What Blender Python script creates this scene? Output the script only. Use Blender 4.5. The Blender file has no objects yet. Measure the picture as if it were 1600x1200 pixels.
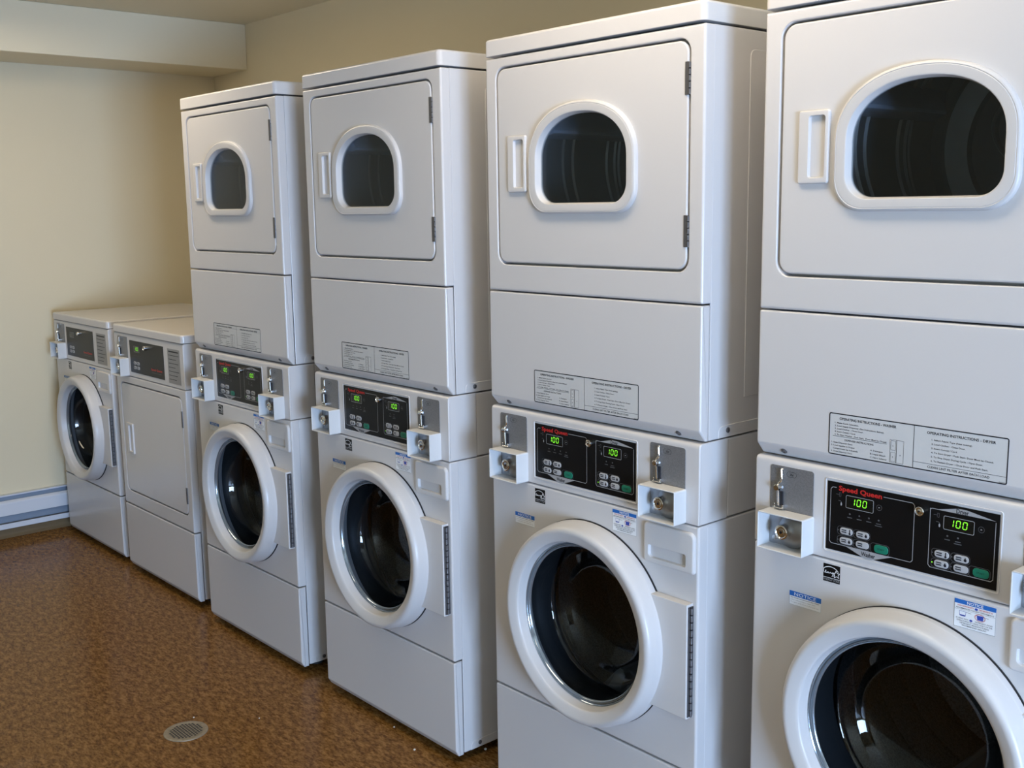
import bpy, bmesh, math, random
from math import pi, sin, cos, radians
from mathutils import Vector, Matrix

random.seed(4)
SC = bpy.context.scene
COL = SC.collection

# ------------------------------------------------------------------ camera
cam = bpy.data.cameras.new('camera')
cam.sensor_width = 36.0
cam.lens = 1698.40 * 36.0 / 1600.0
cam.clip_start = 0.05
cam_o = bpy.data.objects.new('camera', cam)
COL.objects.link(cam_o)
_r = Vector((0.66192381, 0.74943643, -0.01420934))
_u = Vector((-0.11070186, 0.11648868, 0.98700329))
_f = Vector((-0.74135145, 0.65174797, -0.16007064))
_m = Matrix((_r, _u, -_f)).transposed().to_4x4()
_m.translation = Vector((2.11256, -1.78898, 1.56756))
cam_o.matrix_world = _m
SC.camera = cam_o

# ------------------------------------------------------------------ world, daylight, exposure
SC.view_settings.view_transform = 'Standard'
SC.view_settings.look = 'None'
SC.view_settings.gamma = 1.0
SC.view_settings.use_curve_mapping = False
SC.view_settings.exposure = -0.16
w = bpy.data.worlds.new('sky')
SC.world = w
w.use_nodes = True
_bg = w.node_tree.nodes['Background']
_bg.inputs[0].default_value = (0.50, 0.68, 1.0, 1)
_bg.inputs[1].default_value = 1.5

WIN = dict(x=5.30, y0=-3.40, y1=-1.10, z0=0.10, z1=1.35)     # the window in the right wall
la = bpy.data.lights.new('daylight', 'AREA')
la.shape = 'RECTANGLE'
la.size, la.size_y = WIN['y1'] - WIN['y0'] + 0.2, WIN['z1'] - WIN['z0'] + 0.2
la.energy = 1050.0
la.color = (0.47, 0.665, 1.0)
la_o = bpy.data.objects.new('daylight', la)
COL.objects.link(la_o)
la_o.location = (WIN['x'] + 0.35, (WIN['y0'] + WIN['y1']) / 2, (WIN['z0'] + WIN['z1']) / 2 + 0.05)
la_o.rotation_euler = (0, radians(90), 0)
LAMP_STRENGTH = 14.5
LAMP_COLOR = (1.0, 0.85, 0.64)
LAMPS = [(0.68, -0.38), (-1.95, -0.38), (3.45, -0.38)]

# ------------------------------------------------------------------ materials
def mat(name, color, rough=0.5, metal=0.0, coat=0.0, spec=0.5, emis=None, estr=0.0, bump=None, vary=None):
    m = bpy.data.materials.new(name)
    m.use_nodes = True
    nt = m.node_tree
    b = nt.nodes['Principled BSDF']
    b.inputs['Base Color'].default_value = (*color, 1)
    b.inputs['Roughness'].default_value = rough
    b.inputs['Metallic'].default_value = metal
    b.inputs['Coat Weight'].default_value = coat
    b.inputs['Coat Roughness'].default_value = 0.12
    b.inputs['Specular IOR Level'].default_value = spec
    if emis:
        b.inputs['Emission Color'].default_value = (*emis, 1)
        b.inputs['Emission Strength'].default_value = estr
    tc = None
    if bump or vary:
        tc = nt.nodes.new('ShaderNodeTexCoord')
    if bump:
        sc, st, dist = bump
        n = nt.nodes.new('ShaderNodeTexNoise')
        n.inputs['Scale'].default_value = sc
        n.inputs['Detail'].default_value = 3
        nt.links.new(tc.outputs['Object'], n.inputs['Vector'])
        bp = nt.nodes.new('ShaderNodeBump')
        bp.inputs['Strength'].default_value = st
        bp.inputs['Distance'].default_value = dist
        nt.links.new(n.outputs['Fac'], bp.inputs['Height'])
        nt.links.new(bp.outputs['Normal'], b.inputs['Normal'])
    if vary:
        sc, amt = vary
        n = nt.nodes.new('ShaderNodeTexNoise')
        n.inputs['Scale'].default_value = sc
        n.inputs['Detail'].default_value = 4
        nt.links.new(tc.outputs['Object'], n.inputs['Vector'])
        r = nt.nodes.new('ShaderNodeValToRGB')
        r.color_ramp.elements[0].position = 0.35
        r.color_ramp.elements[1].position = 0.65
        r.color_ramp.elements[0].color = (*[c * (1 - amt) for c in color], 1)
        r.color_ramp.elements[1].color = (*[min(1, c * (1 + amt)) for c in color], 1)
        nt.links.new(n.outputs['Fac'], r.inputs['Fac'])
        nt.links.new(r.outputs['Color'], b.inputs['Base Color'])
    return m

def glass_mat(name, tint, ior=1.5, rough=0.0, film=0.0):
    """thin glass: what lies behind shows through the tint, the room mirrors by Fresnel"""
    m = bpy.data.materials.new(name)
    m.use_nodes = True
    nt = m.node_tree
    nt.nodes.clear()
    out = nt.nodes.new('ShaderNodeOutputMaterial')
    mix = nt.nodes.new('ShaderNodeMixShader')
    tr = nt.nodes.new('ShaderNodeBsdfTransparent')
    tr.inputs[0].default_value = (*tint, 1)
    gl = nt.nodes.new('ShaderNodeBsdfGlossy')
    gl.inputs['Roughness'].default_value = rough
    gl.inputs['Color'].default_value = (1, 1, 1, 1)
    geo = nt.nodes.new('ShaderNodeNewGeometry')
    dot = nt.nodes.new('ShaderNodeVectorMath'); dot.operation = 'DOT_PRODUCT'
    nt.links.new(geo.outputs['Normal'], dot.inputs[0])
    nt.links.new(geo.outputs['Incoming'], dot.inputs[1])
    def mth(op, a, bval=None, c=None):
        n = nt.nodes.new('ShaderNodeMath'); n.operation = op
        for k, q in enumerate((a, bval, c)):
            if q is None: continue
            if isinstance(q, (int, float)): n.inputs[k].default_value = q
            else: nt.links.new(q, n.inputs[k])
        return n.outputs[0]
    f0 = ((ior - 1) / (ior + 1)) ** 2
    grazing = mth('SUBTRACT', 1.0, mth('ABSOLUTE', dot.outputs['Value']))
    nt.links.new(mth('MULTIPLY_ADD', mth('POWER', grazing, 5.0), 1 - f0, f0), mix.inputs[0])
    nt.links.new(tr.outputs[0], mix.inputs[1])
    nt.links.new(gl.outputs[0], mix.inputs[2])
    nt.links.new(mix.outputs[0], out.inputs[0])
    return m

M = {}
M['enamel'] = mat('white_enamel', (0.615, 0.592, 0.584), 0.21, spec=0.45, bump=(420, 0.03, 0.0015))
M['plastic'] = mat('white_plastic', (0.62, 0.598, 0.588), 0.34, spec=0.4)
M['ring'] = mat('ivory_plastic', (0.575, 0.557, 0.55), 0.32, spec=0.4)
M['box'] = mat('white_powder_coat', (0.62, 0.62, 0.62), 0.42, spec=0.4, bump=(600, 0.08, 0.001))
M['plate'] = mat('hammered_grey_plate', (0.24, 0.24, 0.25), 0.48, 0.5, bump=(900, 0.3, 0.0006), vary=(500, 0.12))
M['steel'] = mat('brushed_steel', (0.55, 0.55, 0.56), 0.30, 1.0)
M['chrome'] = mat('chrome', (0.80, 0.79, 0.77), 0.10, 1.0)
M['zinc'] = mat('zinc_casting', (0.33, 0.34, 0.36), 0.38, 0.8)
M['dark'] = mat('dark_slot', (0.012, 0.012, 0.016), 0.6)
M['black'] = mat('black_overlay', (0.0045, 0.0045, 0.005), 0.30, spec=0.25)
M['ink'] = mat('black_ink', (0.012, 0.012, 0.018), 0.55, spec=0.3)
M['greyink'] = mat('grey_ink', (0.33, 0.33, 0.34), 0.5)
M['dimink'] = mat('dim_grey_ink', (0.10, 0.10, 0.105), 0.5)
M['paper'] = mat('label_film', (0.58, 0.575, 0.565), 0.3)
M['greylabel'] = mat('grey_label_film', (0.27, 0.265, 0.26), 0.45)
M['white'] = mat('white_print', (0.80, 0.81, 0.83), 0.45)
M['red'] = mat('red_ink', (0.50, 0.020, 0.018), 0.45)
M['blue'] = mat('blue_ink', (0.015, 0.13, 0.45), 0.45)
M['cupblue'] = mat('cup_blue_ink', (0.03, 0.06, 0.36), 0.45)
M['button'] = mat('grey_button', (0.42, 0.42, 0.43), 0.45)
M['start'] = mat('green_button', (0.006, 0.17, 0.105), 0.4)
M['screen'] = mat('display_window', (0.006, 0.007, 0.006), 0.15)
M['led'] = mat('green_led', (0.05, 0.3, 0.02), 0.5, emis=(0.28, 1.0, 0.03), estr=1.15)
M['leddim'] = mat('green_led_dim', (0.03, 0.2, 0.02), 0.5, emis=(0.15, 0.7, 0.03), estr=0.35)
M['drum'] = mat('drum_grey', (0.20, 0.205, 0.21), 0.34, 0.4)
M['drumlight'] = mat('drum_rear_band', (0.55, 0.56, 0.56), 0.4, 0.1)
M['baffle'] = mat('baffle_lit_blue', (0.42, 0.46, 0.54), 0.25, 0.1)  # bluish tone puts the window light on the dryer baffles into their colour
M['inox'] = mat('washer_drum_steel', (0.26, 0.26, 0.27), 0.36, 0.85, vary=(260, 0.35))
M['rubber'] = mat('grey_rubber', (0.055, 0.058, 0.062), 0.45)
M['foot'] = mat('black_foot', (0.015, 0.015, 0.017), 0.6)
M['gap'] = mat('dark_recess', (0.05, 0.05, 0.055), 0.6)
M['hinge'] = mat('hinge_metal', (0.16, 0.155, 0.16), 0.42, 0.7)
M['glass'] = glass_mat('dryer_window_glass', (0.72, 0.75, 0.77), ior=1.38)
M['bowl'] = glass_mat('washer_bowl_glass', (0.36, 0.38, 0.40), ior=1.40)
M['lip'] = mat('bowl_edge_trim', (0.26, 0.30, 0.34), 0.12, 0.6)
M['pane'] = glass_mat('window_pane', (0.95, 0.97, 0.98))
M['wall'] = mat('tan_wall_paint', (0.72, 0.632, 0.452), 0.62, spec=0.3, bump=(180, 0.12, 0.002))
M['ceil'] = mat('tan_ceiling_paint', (0.74, 0.67, 0.51), 0.7, spec=0.2, bump=(180, 0.12, 0.002))
M['cove'] = mat('brown_cove_base', (0.20, 0.135, 0.070), 0.5, spec=0.25)
M['heater'] = mat('heater_white', (0.62, 0.65, 0.72), 0.4)
M['fin'] = mat('fins_and_slot_shade', (0.20, 0.25, 0.33), 0.5, 0.3)  # fin metal, also colours the shaded top slot dark
M['drain'] = mat('drain_cast_metal', (0.30, 0.25, 0.18), 0.5, 0.3, vary=(90, 0.12))
M['frame'] = mat('window_frame', (0.55, 0.55, 0.54), 0.5)
M['lampbody'] = mat('lamp_housing', (0.7, 0.7, 0.68), 0.5)
M['lamp'] = mat('lamp_diffuser', (0.8, 0.8, 0.78), 0.5, emis=LAMP_COLOR, estr=LAMP_STRENGTH)
M['crumb'] = mat('white_crumb', (0.75, 0.70, 0.60), 0.7)

def floor_mat():
    m = bpy.data.materials.new('brown_flecked_linoleum')
    m.use_nodes = True
    nt = m.node_tree
    b = nt.nodes['Principled BSDF']
    b.inputs['Roughness'].default_value = 0.34
    b.inputs['Specular IOR Level'].default_value = 0.13
    L = nt.links.new
    tc = nt.nodes.new('ShaderNodeTexCoord')
    mp = nt.nodes.new('ShaderNodeMapping')
    mp.inputs['Rotation'].default_value = (0, 0, radians(35))
    mp.inputs['Scale'].default_value = (1.0, 2.2, 1.0)
    L(tc.outputs['Object'], mp.inputs['Vector'])
    def noise(scale, detail, src, rough=0.6):
        n = nt.nodes.new('ShaderNodeTexNoise')
        n.inputs['Scale'].default_value = scale
        n.inputs['Detail'].default_value = detail
        n.inputs['Roughness'].default_value = rough
        L(src, n.inputs['Vector'])
        return n.outputs['Fac']
    def ramp(fac, stops):
        r = nt.nodes.new('ShaderNodeValToRGB')
        e = r.color_ramp.elements
        while len(e) < len(stops):
            e.new(0.5)
        for el, (p, c) in zip(e, stops):
            el.position = p
            el.color = (*c, 1)
        L(fac, r.inputs['Fac'])
        return r.outputs['Color']
    def mix(a, bb, fac):
        x = nt.nodes.new('ShaderNodeMix')
        x.data_type = 'RGBA'
        L(a, x.inputs[6]); L(bb, x.inputs[7]); L(fac, x.inputs[0])
        return x.outputs[2]
    c1 = ramp(noise(28, 4, mp.outputs[0], 0.6), [(0.38, (0.092, 0.037, 0.005)), (0.50, (0.190, 0.086, 0.018)), (0.62, (0.325, 0.168, 0.048))])
    c2 = ramp(noise(70, 3, mp.outputs[0]), [(0.43, (0.075, 0.030, 0.006)), (0.57, (0.27, 0.138, 0.045))])
    f2 = nt.nodes.new('ShaderNodeValue')
    f2.outputs[0].default_value = 0.42
    c3 = mix(c1, c2, f2.outputs[0])
    # worn, pale scuffs here and there
    sc = ramp(noise(2.6, 6, tc.outputs['Object'], 0.72), [(0.60, (0, 0, 0)), (0.78, (0.22, 0.22, 0.22))])
    pale = nt.nodes.new('ShaderNodeRGB')
    pale.outputs[0].default_value = (0.36, 0.27, 0.19, 1)
    L(mix(c3, pale.outputs[0], sc), b.inputs['Base Color'])
    rr_ = nt.nodes.new('ShaderNodeMapRange')
    rr_.inputs['To Min'].default_value = 0.16
    rr_.inputs['To Max'].default_value = 0.26
    L(noise(9, 4, tc.outputs['Object']), rr_.inputs['Value'])
    L(rr_.outputs[0], b.inputs['Roughness'])
    bp = nt.nodes.new('ShaderNodeBump')
    bp.inputs['Strength'].default_value = 0.10
    bp.inputs['Distance'].default_value = 0.004
    L(noise(14, 3, tc.outputs['Object']), bp.inputs['Height'])
    L(bp.outputs[0], b.inputs['Normal'])
    return m
M['floor'] = floor_mat()

# ------------------------------------------------------------------ mesh helpers
def rr(x0, x1, z0, z1, r, n=6, o=0.0):
    """rounded rectangle, counter-clockwise from the lower left corner; r = one radius or four (rx, rz): BL, BR, TR, TL; o insets"""
    if not isinstance(r, (list, tuple)):
        r = [(r, r)] * 4
    x0 += o; x1 -= o; z0 += o; z1 -= o
    R = [(max(a - o, 1e-5), max(c - o, 1e-5)) for a, c in r]
    cen = [(x0 + R[0][0], z0 + R[0][1]), (x1 - R[1][0], z0 + R[1][1]), (x1 - R[2][0], z1 - R[2][1]), (x0 + R[3][0], z1 - R[3][1])]
    pts = []
    for k in range(4):
        a0 = pi + k * pi / 2
        for i in range(n + 1):
            a = a0 + (pi / 2) * i / n
            pts.append((cen[k][0] + R[k][0] * cos(a), cen[k][1] + R[k][1] * sin(a)))
    return pts

def circ(cx, cz, R, n):
    return rr(cx - R, cx + R, cz - R, cz + R, R, n)

class MB:
    def __init__(self):
        self.v = []; self.f = []; self.m = []
    def add(self, vs, fs, mi=0):
        b = len(self.v)
        self.v += [tuple(x) for x in vs]
        for f in fs:
            self.f.append([b + i for i in f]); self.m.append(mi)
        return self
    def loft(self, loops, mi=0, c0=False, c1=False):
        n = len(loops[0])
        vs = [p for l in loops for p in l]
        fs = []
        for k in range(len(loops) - 1):
            for i in range(n):
                j = (i + 1) % n
                fs.append((k * n + i, k * n + j, (k + 1) * n + j, (k + 1) * n + i))
        if c0: fs.append(tuple(range(n))[::-1])
        if c1: fs.append(tuple((len(loops) - 1) * n + i for i in range(n)))
        return self.add(vs, fs, mi)
    def prof(self, shape, profile, mi=0, c0=False, c1=False):
        """shape(o) -> outline in x,z ; profile = [(inset, y), ...]"""
        return self.loft([[(x, y, z) for x, z in shape(o)] for o, y in profile], mi, c0, c1)
    def slab(self, x0, x1, z0, z1, y0, y1, r=0.0005, e=0.0, mi=0, n=4):
        """plate facing -y: front y0, back y1, corner radius r, edge rounding e"""
        P = [(0, y1), (0, y0 + e)]
        if e > 0:
            for k in (1, 2, 3, 4):
                a = k * pi / 8
                P.append((e - e * cos(a), y0 + e - e * sin(a)))
        else:
            P[-1] = (0, y0)
        return self.prof(lambda o: rr(x0, x1, z0, z1, r, n, o), P, mi, True, True)
    def box(self, x0, x1, y0, y1, z0, z1, mi=0):
        vs = [(x, y, z) for x in (x0, x1) for y in (y0, y1) for z in (z0, z1)]
        return self.add(vs, [(0, 1, 3, 2), (4, 6, 7, 5), (0, 4, 5, 1), (2, 3, 7, 6), (0, 2, 6, 4), (1, 5, 7, 3)], mi)
    def bbox(self, x0, x1, y0, y1, z0, z1, e, mi=0, n=3):
        """box with rounded edges"""
        loops = []
        A = [k * pi / 2 / n for k in range(n + 1)]
        for a in A:
            o = e - e * sin(a)
            loops.append([(x, y, z0 + e - e * cos(a)) for x, y in rr(x0, x1, y0, y1, e, n, o)])
        for a in A:
            o = e - e * cos(a)
            loops.append([(x, y, z1 - e + e * sin(a)) for x, y in rr(x0, x1, y0, y1, e, n, o)])
        return self.loft(loops, mi, True, True)
    def polyx(self, poly, x0, x1, e=0.0, mi=0):
        """convex outline in y,z swept along x, ends rounded by e"""
        st = [(0, 0)] if e <= 0 else [(e - e * cos(k * pi / 8), e - e * sin(k * pi / 8)) for k in (4, 3, 2, 1, 0)]
        loops = []
        for o, dx in st: loops.append([(x0 + dx if e > 0 else x0, y, z) for y, z in inset(poly, o)])
        for o, dx in reversed(st): loops.append([(x1 - dx if e > 0 else x1, y, z) for y, z in inset(poly, o)])
        return self.loft(loops, mi, True, True)
    def prismy(self, poly, y0, y1, mi=0):
        return self.loft([[(x, y0, z) for x, z in poly], [(x, y1, z) for x, z in poly]], mi, True, True)
    def lathey(self, cx, cz, P, n=64, mi=0, c0=False, c1=False):
        return self.loft([[(cx + r * cos(2 * pi * i / n), y, cz + r * sin(2 * pi * i / n)) for i in range(n)] for r, y in P], mi, c0, c1)
    def lathez(self, cx, cy, P, n=32, mi=0, c0=True, c1=True):
        return self.loft([[(cx + r * cos(2 * pi * i / n), cy + r * sin(2 * pi * i / n), z) for i in range(n)] for r, z in P], mi, c0, c1)
    def tube(self, pts, r, n=10, mi=0):
        pts = [Vector(p) for p in pts]
        loops = []
        for i, p in enumerate(pts):
            d = (pts[min(i + 1, len(pts) - 1)] - pts[max(i - 1, 0)]).normalized()
            a = d.orthogonal().normalized() if i == 0 else (prev - d * prev.dot(d)).normalized()
            prev = a
            b = d.cross(a)
            rad = r[i] if isinstance(r, (list, tuple)) else r
            loops.append([p + (a * cos(2 * pi * k / n) + b * sin(2 * pi * k / n)) * rad for k in range(n)])
        return self.loft(loops, mi, True, True)
    def ball(self, c, r, n=12, mi=0):
        P = [(max(r * sin(pi * k / n), 1e-5), c[2] - r * cos(pi * k / n)) for k in range(n + 1)]
        return self.lathez(c[0], c[1], P, n * 2, mi)
    # ---- flat graphics on a plane facing -y
    def quad(self, x0, x1, z0, z1, y, mi=0):
        return self.add([(x0, y, z0), (x1, y, z0), (x1, y, z1), (x0, y, z1)], [(0, 1, 2, 3)], mi)
    def poly(self, pts, y, mi=0):
        return self.add([(x, y, z) for x, z in pts], [tuple(range(len(pts)))], mi)
    def outline(self, shape, t, y, mi=0):
        return self.loft([[(x, y, z) for x, z in shape(0)], [(x, y, z) for x, z in shape(t)]], mi)
    def stroke(self, pts, t, y, mi=0):
        for (ax, az), (bx, bz) in zip(pts, pts[1:]):
            dx, dz = bx - ax, bz - az
            l = math.hypot(dx, dz) or 1
            nx, nz = -dz / l * t / 2, dx / l * t / 2
            self.add([(ax + nx, y, az + nz), (ax - nx, y, az - nz), (bx - nx, y, bz - nz), (bx + nx, y, bz + nz)], [(0, 1, 2, 3)], mi)
        return self
    def text(self, s, x, z, h, y, mi=0, w=None, align='l', bold=0.0, slant=0.0):
        """cap height h, baseline z; w squeezes the line to that width"""
        vs, fs, x0, x1 = glyphs(s, bold)
        k = h / CAP
        kx = k if w is None else w / (x1 - x0)
        W = (x1 - x0) * kx
        ox = x - {'l': 0, 'c': W / 2, 'r': W}[align]
        return self.add([(ox + (a - x0) * kx + slant * b * k, y, z + b * k) for a, b in vs], fs, mi)
    def build(self, name, mats, parent=None, smooth=32, wn=True):
        me = bpy.data.meshes.new(name)
        bm = bmesh.new()
        bv = [bm.verts.new(p) for p in self.v]
        for f, mi in zip(self.f, self.m):
            try:
                bf = bm.faces.new([bv[i] for i in f])
            except ValueError:
                continue
            bf.material_index = mi
            bf.smooth = True
        bmesh.ops.remove_doubles(bm, verts=bm.verts, dist=2e-6)
        bmesh.ops.dissolve_degenerate(bm, edges=bm.edges, dist=1e-7)
        bmesh.ops.recalc_face_normals(bm, faces=bm.faces)
        bm.to_mesh(me)
        bm.free()
        for m in (mats if isinstance(mats, (list, tuple)) else [mats]):
            me.materials.append(M[m])
        me.set_sharp_from_angle(angle=radians(smooth))
        o = bpy.data.objects.new(name, me)
        COL.objects.link(o)
        if wn:
            md = o.modifiers.new('weighted', 'WEIGHTED_NORMAL')
            md.keep_sharp = True
            md.weight = 100
        if parent is not None:
            o.parent = parent
        return o

def inset(poly, o):
    if o == 0: return list(poly)
    n = len(poly); out = []
    area = sum(poly[i][0] * poly[(i + 1) % n][1] - poly[(i + 1) % n][0] * poly[i][1] for i in range(n))
    s = 1 if area > 0 else -1
    for i in range(n):
        p0, p1, p2 = Vector(poly[i - 1]), Vector(poly[i]), Vector(poly[(i + 1) % n])
        d1, d2 = (p1 - p0).normalized(), (p2 - p1).normalized()
        n1, n2 = Vector((-d1.y, d1.x)) * s, Vector((-d2.y, d2.x)) * s
        b = n1 + n2
        b = b / max(b.length_squared / 2, 0.2)
        out.append(tuple(p1 + b * o))
    return out

def fillet(poly, rads, n=4):
    """round the corners of an outline"""
    out = []
    N = len(poly)
    for i in range(N):
        r = rads[i]
        p0, p1, p2 = Vector(poly[i - 1]), Vector(poly[i]), Vector(poly[(i + 1) % N])
        if r <= 0:
            out.append(tuple(p1)); continue
        a, b = (p0 - p1).normalized(), (p2 - p1).normalized()
        for k in range(n + 1):
            t = k / n
            q = p1 + a * r * (1 - t) ** 2 + b * r * t ** 2
            out.append(tuple(q))
    return out

_glyph = {}
def glyphs(s, bold=0.0):
    if (s, bold) in _glyph: return _glyph[(s, bold)]
    cu = bpy.data.curves.new('text', 'FONT')
    cu.body = s
    cu.resolution_u = 2
    cu.offset = bold
    ob = bpy.data.objects.new('text', cu)
    COL.objects.link(ob)
    me = ob.to_mesh()
    vs = [(v.co.x, v.co.y) for v in me.vertices]
    fs = [tuple(p.vertices) for p in me.polygons]
    ob.to_mesh_clear()
    bpy.data.objects.remove(ob)
    bpy.data.curves.remove(cu)
    xs = [a for a, b in vs] or [0, 1]
    _glyph[(s, bold)] = (vs, fs, min(xs), max(xs))
    return _glyph[(s, bold)]
CAP = 0.7
CAP = max(b for a, b in glyphs('H')[0])

def empty(name, loc, label, cat, group=None):
    o = bpy.data.objects.new(name, None)
    COL.objects.link(o)
    o.location = loc
    o.empty_display_size = 0.1
    return tag(o, label, cat, group)

def tag(o, label, cat, group=None):
    o['label'] = label
    o['category'] = cat
    if group: o['group'] = group
    return o

def structure(o):
    o['kind'] = 'structure'
    return o

def copy_tree(o, parent=None):
    c = o.copy()
    COL.objects.link(c)
    if parent is not None: c.parent = parent
    for ch in list(o.children): copy_tree(ch, c)
    return c

def share(src, name, parent):
    """the same part on another thing (mesh data shared)"""
    c = src.copy()
    c.name = name
    COL.objects.link(c)
    c.parent = parent
    for ch in list(src.children): copy_tree(ch, c)
    return c

# ------------------------------------------------------------------ the room
XL, XR, YB, YF, H = -3.42, 5.30, 0.99, -4.50, 2.50
T = 0.12
structure(MB().box(XL - T, XR + T, YF - T, YB + T, -0.1, 0.0).build('floor', 'floor', wn=False))
structure(MB().box(XL - T, XR + T, YF - T, YB + T, H, H + 0.1).build('ceiling', 'ceil', wn=False))
structure(MB().box(XL - T, XL, YF - T, YB + T, 0, H).build('wall_left', 'wall', wn=False))
structure(MB().box(XL, XR, YB, YB + T, 0, H).build('wall_back', 'wall', wn=False))
structure(MB().box(XL, XR, YF - T, YF, 0, H).build('wall_front', 'wall', wn=False))
b = MB()
b.box(XR, XR + T, YF - T, WIN['y0'], 0, H).box(XR, XR + T, WIN['y1'], YB + T, 0, H)
b.box(XR, XR + T, WIN['y0'], WIN['y1'], 0, WIN['z0']).box(XR, XR + T, WIN['y0'], WIN['y1'], WIN['z1'], H)
structure(b.build('wall_right', 'wall', wn=False))
structure(MB().bbox(XL, -3.05, YF, YB, 2.277, H, 0.004).build('trim_1', 'ceil'))           # soffit along the left wall
# window: frame with mullions, pane
win = MB()
y0, y1, z0, z1, xw = WIN['y0'], WIN['y1'], WIN['z0'], WIN['z1'], XR + 0.03
fw = 0.05
win.box(xw, xw + 0.05, y0, y1, z0, z0 + fw).box(xw, xw + 0.05, y0, y1, z1 - fw, z1)
win.box(xw, xw + 0.05, y0, y0 + fw, z0 + fw, z1 - fw).box(xw, xw + 0.05, y1 - fw, y1, z0 + fw, z1 - fw)
win.box(xw, xw + 0.05, (y0 + y1) / 2 - 0.03, (y0 + y1) / 2 + 0.03, z0 + fw, z1 - fw)
wo = structure(win.build('window_1', 'frame', wn=False))
MB().box(xw + 0.02, xw + 0.026, y0 + fw, y1 - fw, z0 + fw, z1 - fw).build('pane', 'pane', wo, wn=False)
# brown cove base along the left wall and the back wall
poly = fillet([(XL + 0.002, 0.0), (XL + 0.016, 0.0), (XL + 0.005, 0.014), (XL + 0.005, 0.056), (XL + 0.002, 0.058)], [0, 0, 0.008, 0, 0])
b = MB(); b.loft([[(x, y, z) for x, z in poly] for y in (YF, YB)], 0, True, True)
structure(b.build('baseboard_left', 'cove'))
structure(MB().box(XL + 0.02, XR, YB - 0.006, YB, 0, 0.056).build('baseboard_back', 'cove', wn=False))

# ceiling lamps
for i, (lx, ly) in enumerate(LAMPS):
    t = empty('ceiling_light', (lx, ly, H - 0.07), ['long fluorescent ceiling light fixture above the middle towers', 'long fluorescent ceiling light fixture nearer the soffit', 'long fluorescent ceiling light fixture nearer the window'][i], 'ceiling light', 'fluorescent fixtures')
    MB().bbox(-0.62, 0.62, -0.16, 0.16, 0.012, 0.07, 0.006).build('housing', 'lampbody', t)
    MB().bbox(-0.60, 0.60, -0.14, 0.14, 0.0, 0.0125, 0.004).build('diffuser', 'lamp', t)

# ------------------------------------------------------------------ laundry machines
W = 0.683                                   # width of a machine
DEP = 0.66                                  # depth
Z_BASE, Z_LOW, Z_CB, Z_CT, Z_CH, Z_S1, Z_LID, Z_TOP = 0.034, 0.308, 0.886, 1.066, 1.092, 1.3615, 1.929, 1.9727
DX, DZ = 0.3553, 0.5807                       # centre of the washer door
WX, WZ = 0.333, 1.680                       # centre of the dryer drum
HW = W                                      # short name

def cabinet(name, z0, z1, y0, parent, notch=None, plate=None):
    b = MB()
    sh = lambda o: rr(0.001, HW - 0.001, z0, z1, 0.004, 3, o)
    b.prof(sh, [(0.02, y0 + 0.012), (0.004, y0 + 0.012), (0.003, y0), (0.0012, y0 + 0.0005), (0, y0 + 0.003), (0, DEP), (0.003, DEP)], 0, False, True)
    b.prof(lambda o: rr(0.021, HW - 0.021, z0 + 0.02, z1 - 0.02, 0.004, 3, o), [(0, y0 + 0.012), (0, DEP - 0.02)], 0, False, True)
    for s, xs in ((0, -1), (1, 1)):
        xe = 0.001 if s == 0 else HW - 0.001
        for pl in [q for q in (notch, plate) if q]:
            py0, py1, pz0, pz1 = pl
            out = fillet([(py0, pz0), (py1, pz0), (py1, pz1), (py0, pz1)], [0, 0, 0, 0.018], 5)
            a = [(xe, y, z) for y, z in out]
            c = [(xe + xs * 0.0012, y, z) for y, z in inset(out, 0.0012)]
            b.loft([a, c], 0, False, True)
    o = b.build(name, 'enamel', parent)
    if notch:
        for xe, xs in ((0.001, -1), (HW - 0.001, 1)):
            s = MB()
            yy, zz = notch[0] + 0.032, (notch[2] + notch[3]) / 2 + 0.002
            s.loft([[(xe + xs * d, yy + r * cos(2 * pi * i / 12), zz + r * sin(2 * pi * i / 12)) for i in range(12)] for r, d in ((0.0062, 0.001), (0.0062, 0.003), (0.004, 0.0042), (0.0018, 0.0042), (0.0016, 0.003))], 0, True, True)
            s.build('screw', 'hinge', o)
    return o

def lid(zb, zt, parent):
    b = MB()
    x0, x1, y0, y1 = -0.001, HW + 0.001, -0.004, DEP + 0.004
    e = 0.008
    loops = [[(x, y, zb) for x, y in rr(x0, x1, y0, y1, 0.014, 5, 0.012)],
             [(x, y, zb) for x, y in rr(x0, x1, y0, y1, 0.014, 5, 0.001)],
             [(x, y, zb + 0.001) for x, y in rr(x0, x1, y0, y1, 0.014, 5, 0)]]
    for k in range(5):
        a = k * pi / 8
        loops.append([(x, y, zt - e + e * sin(a)) for x, y in rr(x0, x1, y0, y1, 0.014, 5, e - e * cos(a))])
    b.loft(loops, 0, True, True)
    return b.build('lid', 'enamel', parent)

def edge(e, y0=0.0, n=4):
    return [(e - e * cos(k * pi / 2 / n), y0 + e - e * sin(k * pi / 2 / n)) for k in range(n + 1)]

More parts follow.
